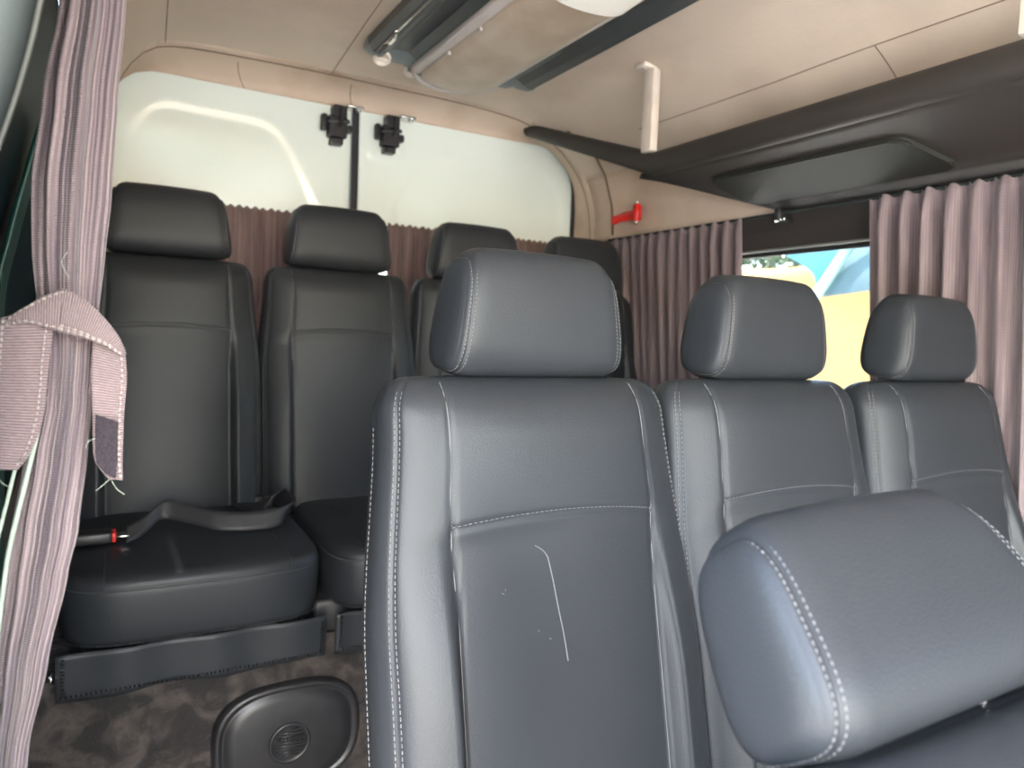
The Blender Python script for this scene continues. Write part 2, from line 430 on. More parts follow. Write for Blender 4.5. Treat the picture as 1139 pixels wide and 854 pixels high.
# ------------------------------------------------------------------ right side wall
bm = bmesh.new(); W0, W1, WB, WT = .35, 2.06, -.30, .283
box(bm, (1.70, -1.6, -1.12), (1.74, 2.33, WB)); box(bm, (1.70, -1.6, WB), (1.74, W0, WT)); box(bm, (1.70, W1, WB), (1.74, 2.33, WT))
struct(obj('wall_right', bm, 'header', smooth=False), 'dark grey lower side wall panel')
bm = bmesh.new()
grid(bm, [[Vector(p) for p in ((1.664, y, .392), (1.676, y, .34), (1.684, y, .286), (1.70, y, .283), (1.74, y, .283))] for y in (-1.6, 0, .8, 1.6, 2.33)])
o = obj('trim_3', bm, 'header', smooth=False); struct(o); s = o.modifiers.new('s', 'SOLIDIFY'); s.thickness = .01; s.offset = 1
bm = bmesh.new(); box(bm, (1.679, W0, .2835), (1.694, W1, .290), .002); struct(obj('trim_4', bm, 'pale_edge'))
bm = bmesh.new()
pr = [p for p in PR if p[0] > 1.3 and .38 <= p[1] <= .62]
grid(bm, [[Vector((x, y, z)) for x, z in pr] for y in [-1.6+3.91*i/60 for i in range(61)]])
o = obj('wall_right_upper', bm, 'side_fabric'); struct(o); s = o.modifiers.new('s', 'SOLIDIFY'); s.thickness = .012; s.offset = 1
bm = bmesh.new(); tube(bm, [(1.652, 2.19, .40), (1.644, 2.19, .50), (1.60, 2.18, .605), (1.53, 2.17, .685), (1.44, 2.2, .74)], .004, 6); struct(obj('trim_5', bm, 'seam'))
bm = bmesh.new(); box(bm, (1.705, W0-.01, WB-.01), (1.709, W1+.01, WT+.005)); wp = struct(obj('window_1', bm, 'glass', smooth=False))
bm = bmesh.new()
for a, b in (((1.694, W0-.01, WB-.015), (1.702, W0+.015, WT)), ((1.694, W1-.015, WB-.015), (1.702, W1+.01, WT)), ((1.694, W0, WB-.015), (1.702, W1, WB+.01)), ((1.694, W0, WT-.012), (1.704, W1, WT))): box(bm, a, b, .002)
obj('gasket', bm, 'rubber', wp)

# ------------------------------------------------------------------ left side wall with tinted window
bm = bmesh.new(); LP = [p for p in PR if p[0] < .09 and p[1] <= .72]
lw = [p for p in LP if p[1] <= -.2501 or p[1] >= .33]
def strip(pts, y0, y1, bm, mi=0, n=20): grid(bm, [[Vector((x, y0+(y1-y0)*i/n, z)) for x, z in pts] for i in range(n+1)], mi)
low = [p for p in LP if p[1] <= -.24]; up = [p for p in LP if .36 <= p[1] <= .62]; mid = [p for p in LP if -.26 <= p[1] <= .38]
strip(low, .52, 2.33, bm); strip(up, -1.6, 2.33, bm); strip(mid, 1.95, 2.33, bm); strip(mid, .52, .62, bm)
o = obj('wall_left', bm, 'header'); struct(o); s = o.modifiers.new('s', 'SOLIDIFY'); s.thickness = .012; s.offset = 1
bm = bmesh.new(); strip([(x-.012, z) for x, z in mid], .60, 1.97, bm)
o = obj('window_2', bm, 'dark_glass'); struct(o, 'dark teal tinted side window'); s = o.modifiers.new('s', 'SOLIDIFY'); s.thickness = .005; s.offset = 1
bm = bmesh.new(); m2 = [(x+.004, z) for x, z in LP if -.5 < z < .24]; strip(m2, 1.02, 1.09, bm)
strip([(x+.006, z) for x, z in densify([(-.10, -.5), (-.10, -.3), (-.10, -.12)], 3)], .66, .80, bm)
o = obj('trim_6', bm, 'green_paint'); struct(o, 'green painted pillar beside the tied curtain'); s = o.modifiers.new('s', 'SOLIDIFY'); s.thickness = .006; s.offset = 1
# padded grey edge of the sliding-door opening
bm = bmesh.new()
path = [(-.098, .50, -1.1), (-.094, .50, -.30), (-.088, .49, -.05), (-.076, .485, .04), (-.062, .48, .085), (-.050, .475, .125), (-.040, .47, .17), (-.028, .465, .25), (-.012, .465, .38), (.02, .465, .55), (.07, .465, .68)]
tube(bm, densify(path, 5), .014, 14)
dp_ = densify(path, 5)
grid(bm, [[Vector((x-.002, y-.012, z)), Vector((x-.03, y-.022, z)), Vector((x-.06, y-.02, z)), Vector((x-.14, y-.0, z))] for x, y, z in dp_])
struct(obj('trim_7', bm, 'grey_trim'), 'grey rubber edge of the side door opening')
bm = bmesh.new(); tube(bm, densify([(x+.012, y+.004, z) for x, y, z in path], 5), .0035, 8); struct(obj('trim_8', bm, 'pale_edge'))

# ------------------------------------------------------------------ rear platform and its velvet front
bm = bmesh.new(); nx, nz = 180, 50
def vel(x, z): return 1.565+noise.noise(Vector((x*9, z*14, 0)))*.006+noise.noise(Vector((x*26+z*20, z*22, 5)))*.003
grid(bm, [[Vector((-.10+1.84*i/nx, vel(-.10+1.84*i/nx, -1.12+.46*j/nz), -1.12+.46*j/nz)) for j in range(nz+1)] for i in range(nx+1)])
struct(obj('trim_9', bm, 'velvet'), 'brown crushed velvet riser under the rear seats')
bm = bmesh.new(); box(bm, (-.10, 1.575, -1.12), (1.74, 2.44, -.665)); struct(obj('trim_10', bm, 'velvet', smooth=False), 'raised platform under the rear seats')

# ------------------------------------------------------------------ overhead rack
rack = thing('luggage_rack', 'dark brown-grey overhead rack running along the right side below the ceiling', 'rack', (1.38, 0, .5))
def LO(p): return (p[0]-1.38, p[1], p[2]-.5)
bm = bmesh.new(); rows = []
def lip_section(y):
    # rounded inner beam; climbs to the ceiling at its rear end
    t = max(0, (y-1.66)/(2.38-1.66)); t = min(1, t)
    cz = .518+(.775-.518)*t; cx = 1.395+.0*t; h = .034-.010*t; w = .028
    return [(cx+w*spow(math.cos(a), .75), y, cz+h*spow(math.sin(a), .75)) for a in [2*PI*k/24 for k in range(24)]]
ys = [-1.6+3.2*i/30 for i in range(31)]+[1.64, 1.66, 1.68, 1.71]+[1.75+.63*i/20 for i in range(21)]
V = grid(bm, [[Vector(LO(p)) for p in lip_section(y)] for y in ys], closed_v=True); fan(bm, V[0]); fan(bm, V[-1], flip=True)
obj('front_lip', bm, 'rack', rack)
bm = bmesh.new()
def under(x): return .487-(x-1.385)*.375
rows = []
NY = 60
for i in range(NY+1):
    row = []
    for k in range(13):
        x = 1.385+.275*k/12; yend = 1.72-.30*(k/12)**.8
        y = -1.6+(yend+1.6)*i/NY
        row.append(Vector(LO((x, y, under(x)-.004*math.sin(PI*k/12)))))
    rows.append(row)
grid(bm, rows)
o = obj('underside', bm, 'rack', rack); s = o.modifiers.new('s', 'SOLIDIFY'); s.thickness = .016; s.offset = 1
bm = bmesh.new()
pl = round_poly([(1.445, 1.50), (1.452, .955), (1.585, .90), (1.583, 1.47)], .03)
ang = math.atan(.375); mt = Matrix.Translation(LO((0, 0, under(0)-.0045))) @ Matrix(((1, 0, 0, 0), (0, 1, 0, 0), (-.375, 0, -1, 0), (0, 0, 0, 1)))
extrude_poly(bm, [(x, y) for x, y in pl], .011, mt, bev=.005)
obj('cover_panel', bm, 'rack_panel', rack, smooth=False)
# hangers
def hanger(y, z1, lab):
    t = thing('rack_bracket', lab, 'bracket', (1.37, y, .55), group='rack hangers')
    bm = bmesh.new(); x = 0
    box(bm, (-.012, -.022, .0), (.012, .022, z1-.55), .003); box(bm, (.008, -.018, .0), (.016, .018, z1-.56), .002)
    box(bm, (-.046, -.020, z1-.562), (.012, .020, z1-.550), .003)
    obj('strut', bm, 'cream', t)
    bm = bmesh.new(); lathe(bm, [(0, 0), (.006, 0), (.006, -.004), (0, -.006)], 12, mtx=Matrix.Translation((-.036, 0, z1-.562))); obj('screw', bm, 'chrome', t)
hanger(1.665, .789, 'cream bracket holding the dark rack up to the ceiling near the rear doors')
hanger(.675, .789, 'cream bracket holding the rack at the right edge of the photo')

# curtain rail on the right
bm = bmesh.new(); tube(bm, [(1.618, .2, .374), (1.618, 1.0, .372), (1.618, 1.8, .374), (1.62, 2.17, .376)], .004, 8)
rail = obj('curtain_rail', bm, 'grey_trim'); tag(rail, 'thin grey rail carrying the curtains along the right windows', 'rail')
bm = bmesh.new(); box(bm, (1.606, 1.392, .352), (1.66, 1.412, .386), .004); box(bm, (1.60, 1.386, .350), (1.612, 1.396, .362), .003); obj('rail_bracket', bm, 'black_plastic', rail)
bm = bmesh.new(); tube(bm, [(1.602, 1.372, .352), (1.604, 1.385, .356)], .004, 8); tube(bm, [(1.602, 1.40, .350), (1.604, 1.39, .354)], .0035, 8); obj('screw', bm, 'chrome', rail)

# red emergency hammer on the right rear trim
hm = thing('emergency_hammer', 'small red emergency hammer mounted above the rear right curtain', 'hammer', (1.628, 2.08, .452))
bm = bmesh.new()
mt = Matrix.Rotation(math.radians(0), 4, 'X')
tube(bm, [(0, .055, -.004), (0, .03, -.002), (0, 0, 0), (0, -.03, .003), (0, -.05, .004)], [.013, .015, .017, .014, .015], 12)
obj('handle', bm, 'red', hm)
bm = bmesh.new(); tube(bm, [(0, -.056, -.024), (0, -.056, -.018), (0, -.056, .028), (0, -.056, .034)], [.010, .015, .015, .010], 12); obj('head', bm, 'red', hm)
bm = bmesh.new(); tube(bm, [(0, -.056, .032), (0, -.056, .044)], [.006, .002], 10); obj('striking_tip', bm, 'chrome', hm); bm = bmesh.new(); tube(bm, [(0, -.056, -.022), (-.004, -.056, -.036)], [.008, .004], 10); obj('striking_tip', bm, 'chrome', hm)
bm = bmesh.new(); box(bm, (-.006, .066, -.020), (.012, .086, .010), .004); box(bm, (.004, -.05, -.010), (.016, .08, .010), .003); obj('holder', bm, 'red', hm)

# ------------------------------------------------------------------ ceiling light and air unit
lt = thing('ceiling_light', 'long ceiling light with a frosted cover in a dark housing', 'ceiling light', (.915, 1.6, .80))
def LL(p): return Vector((p[0]-.915, p[1]-1.6, p[2]-.80))
prof = [(.640, .806), (.643, .786), (.655, .772), (.675, .766), (.692, .772), (.712, .790), (.760, .792), (.780, .775), (.79, .757), (.915, .752), (1.03, .757), (1.045, .775), (1.055, .790), (1.11, .790), (1.135, .776), (1.165, .770), (1.182, .784), (1.186, .806)]
bm = bmesh.new()
rows = [[LL((x, y, z)) for x, z in prof] for y in (.55, .9, 1.2, 1.5, 1.8, 1.985)]
grid(bm, rows); obj('housing', bm, 'housing', lt, smooth=False)
bm = bmesh.new(); rows = []
for k in range(9):
    t = k/8; y = 1.985+.105*t; f = t*t*(3-2*t)
    rows.append([LL((.915+(x-.915)*(1-.10*t*t), y+.02*(1-((x-.915)/.27)**2)*t, .806+(z-.806)*(1-f)-.022*math.sin(PI*t)*(1 if .70 < x < 1.12 else .3))) for x, z in densify(prof, 2)])
grid(bm, rows); obj('end_cowl', bm, 'housing_end', lt)
for (vx, vy, vz) in ((.690, 2.005, .764), (.800, 2.055, .768), (1.03, 2.06, .770)):
    bm = bmesh.new(); m_ = Matrix.Translation(LL((vx, vy, vz))) @ Matrix.Rotation(math.radians(-28), 4, 'X')
    lathe(bm, [(0, .010), (.024, .010), (.026, .002), (.024, -.003), (.019, -.003), (.016, .001), (0, .001)], 24, mtx=m_)
    box(bm, (-.015, -.0015, -.003), (.015, .0015, .002), mtx=m_)
    bez = obj('air_nozzle', bm, 'cream', lt)
bm = bmesh.new()
rows = []
for i in range(13):
    y = 1.34+(1.985-1.34)*i/12
    rows.append([LL((.908+.108*math.cos(PI*k/20+PI), y, .752-.036*abs(math.sin(PI*k/20))**.8)) for k in range(21)])
for j in range(1, 9):
    a = j/8*PI/2; rows.append([LL((.908+.108*math.cos(PI*k/20+PI)*math.cos(a)**.6 if j < 8 else .908+.05*math.cos(PI*k/20+PI), 1.985+.035*math.sin(a), .752-.036*abs(math.sin(PI*k/20))**.8*math.cos(a)**.7)) for k in range(21)])
grid(bm, rows); o = obj('diffuser', bm, 'diffuser', lt)
bm = bmesh.new()
box(bm, LL((.770, 1.2, .744)), LL((.800, 2.0, .762)), .004); box(bm, LL((1.014, 1.2, .744)), LL((1.032, 2.0, .760)), .004)
rr_ = [LL((.901+.125*math.cos(a), 1.97+.085*math.sin(a), .748-.012*math.sin(a))) for a in [PI*k/24 for k in range(25)]]
tube(bm, rr_, .007, 8)
for yy in (1.62, 1.80): box(bm, LL((.797, yy-.004, .737)), LL((.806, yy+.004, .750)), .001)
obj('diffuser_frame', bm, 'cream_frame', lt)
bm = bmesh.new(); rows = []
for i in range(9):
    t = i/8; y = 1.345-.20*t; r = 1-.35*t*t
    rows.append([LL((.905+.122*r*math.cos(PI*k/20+PI), y, .756-(.046*(1-.5*t))*abs(math.sin(PI*k/20))**.7)) for k in range(21)])
grid(bm, rows); 
obj('end_cap', bm, 'cap_white', lt)
bm = bmesh.new(); tube(bm, [LL((.655, 1.80, .760)), LL((.662, 1.83, .756)), LL((.664, 1.86, .756)), LL((.658, 1.89, .760))], .005, 8)
tube(bm, [LL((.66, 1.55, .765)), LL((.66, 1.97, .764))], .003, 6); obj('clip', bm, 'chrome', lt)

# ------------------------------------------------------------------ seats
H = .675
def hw(z):  # half width of backrest
    return .242-.022*sm(.34, .64, z)
R_T, R_C = .055, .040
def br_dims(z):
    if z > H-R_T:
        s = (z-(H-R_T))/R_T; c = math.sqrt(max(0, 1-min(1, s)**2))
        return hw(z)-R_C*(1-c), .062*(.22+.78*c), .084*(.22+.78*c)
    return hw(z), .062, .084
def xs(z): return .152-.004*sm(H-.17, H-.10, z)-.004*sm(H-.19, .35, z)
def zc(x): return H-.182-.010*(x/.15)**2
def front_relief(x, z):
    """+ = towards the sitter"""
    ax = abs(x); f = 0
    top = sm(H-.01, H-.08, z)
    low = sm(zc(x)+.012, zc(x)-.030, z)
    bol = sm(xs(z)-.004, xs(z)+.020, ax)
    f += .030*bol*sm(H-.15, .25, z)*(1-sm(.21, .25, ax)*.35)                      # side bolsters
    f += .010*(1-low)*top*(1-(ax/.24)**2)                           # puffed upper field
    f += .006*low*(1-(ax/xs(z))**2)*(ax < xs(z))                    # slightly crowned lower field
    f -= .0032*math.exp(-((ax-xs(z))/.0032)**2)*sm(H+.001, H-.03, z)
    if ax < xs(z)+.002: f -= .0032*math.exp(-((z-zc(x))/.0032)**2)
    return f
def br_point(phi, z, out=0.0):
    a, df, db = br_dims(z); e = 2/3.0
    cx = spow(math.cos(phi), e); sy = spow(math.sin(phi), e)
    x = a*cx
    if sy < 0: y = df*sy-front_relief(x, z)*min(1, (-sy)**1.2*1.1)
    else: y = db*sy
    s = math.hypot(math.cos(phi)/max(a, .01), math.sin(phi)/.06)+1e-9
    # side piping grooves
    for g in (PHI_A, PHI_B):
        for q in (PI+g, 2*PI-g): 
            dd = (phi-q)*.07
            if abs(dd) < .012:
                k = .0022*math.exp(-(dd/.0028)**2); x -= math.copysign(k*.7, x); y += (k*.7 if g > 0.2 else 0)
    if out:
        x += math.copysign(out*abs(math.cos(phi))**.5, math.cos(phi)); y += out*math.sin(phi)
    return Vector((x, y, z))
PHI_A, PHI_B = math.radians(25), math.radians(-4)
def build_backrest(scratch=False, lo=False):
    bm = bmesh.new(); n = 220 if not lo else 150; 
    zs = [i*(H-R_T)/(150 if not lo else 100) for i in range((150 if not lo else 100)+1)]
    zs += [H-R_T+R_T*math.sin(PI/2*k/16) for k in range(1, 16)]+[H-.0002]
    rows = [[br_point(2*PI*(k+.5)/n, z) for k in range(n)] for z in zs]
    # crown: shrink to close
    last = rows[-1]; c = Vector((0, 0, H))
    for k in range(1, 8):
        f = 1-k/8; rows.append([Vector((p.x*f, p.y*f, H+.004*(1-f*f))) for p in last])
    V = grid(bm, rows, 0, closed_v=True); fan(bm, V[0], flip=True); fan(bm, V[-1])
    bmesh.ops.recalc_face_normals(bm, faces=bm.faces[:])
    def fy(x, z, off=.0004):
        a, df, db = br_dims(z); c_ = min(.999, abs(x)/a)**1.5; s_ = math.sqrt(1-c_*c_); sy = -(s_**(2/3.0))
        return Vector((x, df*sy-front_relief(x, z)*min(1, (-sy)**1.2*1.1)-off, z))
    for sg in (-1, 1):
        ln = [fy(sg*(xs(z)+.0006), z) for z in [.0+(H-.012)*i/140 for i in range(141)]]
        stitch(bm, ln, .0007, solid=True)
        ln = [br_point((PI+PHI_A+.035) if sg < 0 else (2*PI-PHI_A-.035), z, .0006) for z in [.0+(H-.018)*i/140 for i in range(141)]]; stitch(bm, ln, .0007)
        ln = [br_point((PI+PHI_A-.045) if sg < 0 else (2*PI-PHI_A+.045), z, .0006) for z in [.0+(H-.018)*i/140 for i in range(141)]]; stitch(bm, ln, .0007)
        ln = [br_point((PI+PHI_B) if sg < 0 else (2*PI-PHI_B), z, .0006) for z in [.0+(H-.06)*i/140 for i in range(141)]]; stitch(bm, ln, .0007)
    ln = [fy(x, zc(x)+.003) for x in [-xs(.5)+2*xs(.5)*i/60 for i in range(61)]]; stitch(bm, ln, .0006)
    if scratch:
        pts = [(-.045, .455), (-.034, .448), (-.028, .440), (-.026, .432), (-.022, .41), (-.016, .37), (-.012, .345), (-.008, .31)]
        tube(bm, [fy(x, z, -.0001) for x, z in densify(pts, 5)], .0009, 4, 2)
        for _ in range(5):
            x = random.uniform(-.10, .06); z = random.uniform(.33, .47); tube(bm, [fy(x, z, -.0001), fy(x+random.uniform(-.003, .004), z+.002, -.0001)], .0005, 4, 2)
    return bm
HH, HB, HT = .166, .144, .122   # headrest height, bottom and top half widths
def hr_profile(n=72):
    """closed side profile (y,z); front is -y"""
    pts = []
    for k in range(n):
        a = 2*PI*k/n; c, s = spow(math.cos(a), .62), spow(math.sin(a), .66)
        z = HH/2+HH/2*s
        d = .056-.012*(z/HH)                     # slimmer towards the top
        y = d*c+.004*(z/HH)
        pts.append((y, z))
    return pts
def build_headrest():
    bm = bmesh.new(); pr = hr_profile(); ZC = .058; rows = []; st = []
    # (fraction of half width, scale)
    stations = []
    for i in range(21): stations.append((.0+.70*i/20, 1.0))
    for i in range(1, 15):
        t = i/14; stations.append((.70+.180*t, 1-.12*(1-math.sqrt(max(0, 1-t*t*.93)))/.735))
    stations.append((.883, .872)); stations.append((.887, .866))
    stations.append((.897, .874)); 
    for i in range(1, 14):
        t = i/13; stations.append((.897+.103*math.sin(t*PI/2)**.9, .874*math.cos(t*PI/2)**.62 if t < 1 else .0))
    full = [(-f, s) for f, s in reversed(stations[1:])]+stations
    for f, s in full:
        row = []
        for y, z in pr:
            zz = ZC+(z-ZC)*s; yy = y*(s if s < .84 else (.5+.5*s)); wdt = HB+(HT-HB)*(zz/HH)
            row.append(Vector((f*wdt, yy-.003*(1-f*f), zz+.004*(1-f*f)*(z/HH))))
        rows.append(row)
    V = grid(bm, rows, 0, closed_v=True)
    bmesh.ops.remove_doubles(bm, verts=bm.verts[:], dist=1e-5); bmesh.ops.recalc_face_normals(bm, faces=bm.faces[:])
    for sg in (-1, 1):
        for off, s in ((.862, .905), (.911, .866)):
            loop = []
            for y, z in pr:
                zz = ZC+(z-ZC)*s*1.006; yy = y*(.5+.5*s if s > .84 else s)*1.012; wdt = HB+(HT-HB)*(zz/HH)
                loop.append(Vector((sg*off*wdt, yy-.003*(1-off*off), zz)))
            loop.append(loop[0])
            stitch(bm, loop[6:-4], .0006, .003, .0022)
    return bm
def build_cushion(wd=.445, dp=.50, h=.135):
    """top at z=h; front at y=-dp/2"""
    bm = bmesh.new(); n = 120; rows = []
    def pt(phi, f, z):
        e = 2/5.0; x = wd/2*spow(math.cos(phi), e)*f; y = dp/2*spow(math.sin(phi), e)*f
        return x, y
    prof = [(0, 0), (.9, 0), (.965, .006), (.985, .02), (.995, .05), (1.0, .075), (1.0, h-.034), (.996, h-.024), (.990, h-.020), (.991, h-.017), (.982, h-.008), (.955, h-.001), (.90, h+.003), (.8, h+.006), (.6, h+.010), (.3, h+.012), (0.02, h+.012)]
    for f, z in prof[1:]:
        row = []
        for k in range(n):
            a = 2*PI*k/n; x, y = pt(a, f, z)
            zz = z
            row.append(Vector((x, y, zz)))
        rows.append(row)
    V = grid(bm, rows, 0, closed_v=True); fan(bm, V[0], flip=True); fan(bm, V[-1])
    bmesh.ops.recalc_face_normals(bm, faces=bm.faces[:])
    lp = []
    for k in range(n+1):
        a = 2*PI*k/n; x, y = pt(a, .996, 0); lp.append(Vector((x, y, h-.022)))
    stitch(bm, lp, .0012, mi=1, solid=True)
    for sx in (-.150, .150): stitch(bm, [(sx, -dp/2+.004, h-.016), (sx, -dp/2+.012, h-.001), (sx, -dp/2+.03, h+.0045), (sx*.98, -.1, h+.009), (sx*.95, .1, h+.009)], .0008, mi=1, solid=True)
    lp = [Vector((*pt(2*PI*k/n, 1.0, 0), .012)) for k in range(n+1)]; stitch(bm, lp, .0008, mi=1)
    return bm
PROTO = {}
def make_seat(label, x, y, zpiv, recline, yaw=0, group=None, skirt=False, scratch=False, cat='seat', cush_y=-.30, base_z=-1.12, knob=False, hr_tilt=-.04, cz=0.03, bsx=1, cw=1, cdx=0, hr_yaw=0, hr_s=1, hr_roll=0, hr_w=1):
    root = thing('van_seat', label, cat, (x, y, base_z), (0, 0, yaw), group)
    zl = zpiv-base_z
    def share(key, name, builder, mats, parent, loc, rot=None):
        if key in PROTO:
            o = PROTO[key].copy(); o.parent = None; COL.objects.link(o); o.name = name
        else:
            o = obj(name, builder(), mats); PROTO[key] = o
        o.parent = parent; o.location = loc; o.rotation_euler = rot or (0, 0, 0); return o
    br = share('br_s' if scratch else 'br', 'backrest', lambda: build_backrest(scratch), ['leather', 'thread', 'scuff'], root, (0, 0, zl), (-recline, 0, 0)); br.scale.x = bsx
    # headrest rides on the backrest
    Rm = Matrix.Rotation(-recline, 4, 'X'); p = Matrix.Translation((0, 0, zl)) @ Rm @ Vector((0, 0, H+.003))
    hr = share('hr', 'headrest', build_headrest, ['leather', 'thread'], root, p, (-(recline+hr_tilt), hr_roll, hr_yaw)); hr.scale = (hr_w, 1, hr_s)
    for sx in (-.055, .055):
        if 'post' not in PROTO:
            bm = bmesh.new(); tube(bm, [(0, 0, -.05), (0, 0, .03)], .006, 12, 0); lathe(bm, [(.0, -.006), (.013, -.006), (.014, -.010), (.0065, -.0135)], 16, 1, Matrix.Translation((0, 0, .0)))
            PROTO['post'] = obj('headrest_post', bm, ['chrome', 'cream_frame']); po = PROTO['post']
        else:
            po = PROTO['post'].copy(); COL.objects.link(po)
        po.parent = hr; po.location = (sx, 0, 0)
    key = 'cu_r' if skirt else 'cu'
    ctop = cz
    cu = share(key, 'seat_cushion', build_cushion, ['leather', 'dark_thread'], root, (cdx, cush_y, zl+ctop-.135), (.03, 0, 0)); cu.scale.x = cw
    if skirt:
        if 'skirt' not in PROTO:
            bm = bmesh.new(); Wd, Hh = .217, .090
            rows = [[Vector((-Wd+2*Wd*i/40, .004*math.sin(i*.5)+.008*(j/8), -Hh*j/8-.004*math.sin(i*.31)*(j/8))) for j in range(9)] for i in range(41)]
            grid(bm, rows)
            r2 = bmesh.new()
            stitch(bm, [(-Wd+.010, -.004, -.004), (-Wd+.010, .002, -Hh+.012), (0, .002, -Hh+.010), (Wd-.010, .002, -Hh+.012), (Wd-.010, -.004, -.004)], .0007)
            r2.free()
            s_ = obj('skirt', bm, ['leather', 'dark_thread']); PROTO['skirt'] = s_
            md = s_.modifiers.new('s', 'SOLIDIFY'); md.thickness = .004
        else:
            s_ = PROTO['skirt'].copy(); COL.objects.link(s_)
        s_.parent = root; s_.scale.x = cw; s_.location = (cdx, cush_y-.245, zl+ctop-.137)
    if skirt: base_h = (zl+ctop-.135)
    bm = bmesh.new(); zt = zl+ctop-.125
    if skirt:
        box(bm, (-.19, cush_y-.18, 0), (.19, cush_y+.2, zt), .01)
        obj('seat_base', bm, 'black_plastic', root)
    else:
        box(bm, (-.19, cush_y-.2, zt-.05), (.19, cush_y+.2, zt), .01); obj('seat_base', bm, 'black_plastic', root)
        for sx in (-.15, .15):
            for sy in (-.15, .15):
                b2 = bmesh.new(); tube(b2, [(sx, cush_y+sy, 0), (sx, cush_y+sy, zt-.04)], .015, 10); obj('leg', b2, 'black_plastic', root)
    bm = bmesh.new(); hz = zl
    bm.free()
    for sx in (-.21, .21):
        bm = bmesh.new(); box(bm, (sx-.012, -.06, hz-.06), (sx+.012, .05, hz+.06), .006); obj('hinge', bm, 'black_plastic', root)
    if knob:
        bm = bmesh.new(); lathe(bm, [(0, 0), (.020, 0), (.022, .01), (.018, .035), (0, .038)], 20, mtx=Matrix.Translation((-.20, cush_y-.02, zl-.02)) @ Matrix.Rotation(math.radians(-120), 4, 'Y'))
        obj('recline_knob', bm, 'black_plastic', root)
    return root
RZ = -.492; fr = math.radians(12); FZ = -.052-(H)*math.cos(fr)
FY = .873-H*math.sin(fr)
make_seat('large grey faux leather seat nearest the centre, scratched backrest, closest of the front three', .522, FY, FZ, fr, hr_tilt=-fr-.05, hr_yaw=.05, group='front row seats', scratch=True)
make_seat('grey faux leather seat in the middle of the front row, before the uncovered window', .968, FY, FZ, fr, hr_tilt=-fr-.05, hr_yaw=.05, group='front row seats')
make_seat('grey faux leather seat at the right end of the front row against the right curtain', 1.436, FY, FZ, fr, hr_tilt=-fr-.05, hr_yaw=.05, group='front row seats')
make_seat('reclined grey seat tipped back toward the front row, its headrest filling the lower right corner', .497, -.095, -.815, math.radians(33), group=None, hr_tilt=math.radians(3), hr_yaw=-.02, hr_s=.93, hr_roll=-.045, cush_y=-.26)
rr0 = math.radians(7)
PB = dict(hr_w=1.10, hr_s=1.05, bsx=.945, hr_tilt=-math.radians(7)-.04, group='rear row seats', skirt=True, base_z=-.665, cush_y=-.275)
make_seat('rear seat at the left end beside the tied curtain, seat belt lying on it', .165, 2.10-.075, RZ, rr0, cw=1.13, cdx=.022, **PB)
make_seat('rear seat second from the left, right of the one with the seat belt', .610, 2.10-.075, RZ, rr0, knob=True, cw=.93, cdx=.045, **PB)
make_seat('rear seat mostly hidden behind the big front headrest, below the right rear door', 1.048, 2.10-.075, RZ, rr0, cw=.95, **PB)
make_seat('rear seat in the far right corner beside the right side curtain', 1.462, 2.10-.075, RZ, rr0, cw=.95, **PB)

# ------------------------------------------------------------------ seat belt on the rear left seat
sb = thing('seat_belt', 'black lap belt with red-marked buckle lying on the rear left seat cushion', 'seat belt', (.2, 1.72, -.45))
def ribbon(bm, pts, wv, width, mi=0, th=.0012, k=6):
    P_ = densify([tuple(a)+tuple(b) for a, b in zip(pts, wv)], k)
    rows = []
    for q in P_:
        c = Vector(q[:3]); wd = Vector(q[3:]).normalized()*width/2
        rows.append([c-wd, c-wd*.5, c, c+wd*.5, c+wd])
    grid(bm, rows, mi)
bm = bmesh.new(); o_ = Vector((.2, 1.72, -.45))
pts = [(.060, 1.715, -.440), (.095, 1.735, -.428), (.135, 1.77, -.405), (.18, 1.75, -.412), (.24, 1.71, -.425), (.31, 1.695, -.428), (.375, 1.70, -.424), (.405, 1.76, -.415), (.400, 1.85, -.405)]
wv = [(0, .8, .6), (.1, .6, .8), (.2, .4, .9), (0, .5, .9), (0, .5, .85), (0, .5, .85), (.2, .3, .9), (.7, 0, .7), (.9, .1, .3)]
ribbon(bm, [Vector(p)-o_ for p in pts], wv, .044)
pts = [(.400, 1.85, -.405), (.385, 1.80, -.395), (.355, 1.76, -.41), (.33, 1.86, -.43), (.33, 1.97, -.445)]
wv = [(.9, .1, .3), (.8, -.2, .6), (.4, -.1, .9), (.9, .2, .2), (1, 0, 0)]
ribbon(bm, [Vector(p)-o_ for p in pts], wv, .044)
o = obj('webbing', bm, 'belt', sb); s = o.modifiers.new('s', 'SOLIDIFY'); s.thickness = .0015
bm = bmesh.new(); box(bm, Vector((-.045, 1.69, -.452))-o_, Vector((.035, 1.735, -.426))-o_, .007, 3); bk = obj('buckle', bm, 'black_plastic', sb)
bm = bmesh.new(); box(bm, Vector((.033, 1.694, -.449))-o_, Vector((.041, 1.731, -.429))-o_, .002); obj('release_button', bm, 'red', bk)
bm = bmesh.new(); box(bm, Vector((.042, 1.697, -.441))-o_, Vector((.066, 1.730, -.437))-o_, .001); obj('tongue', bm, 'chrome', sb)

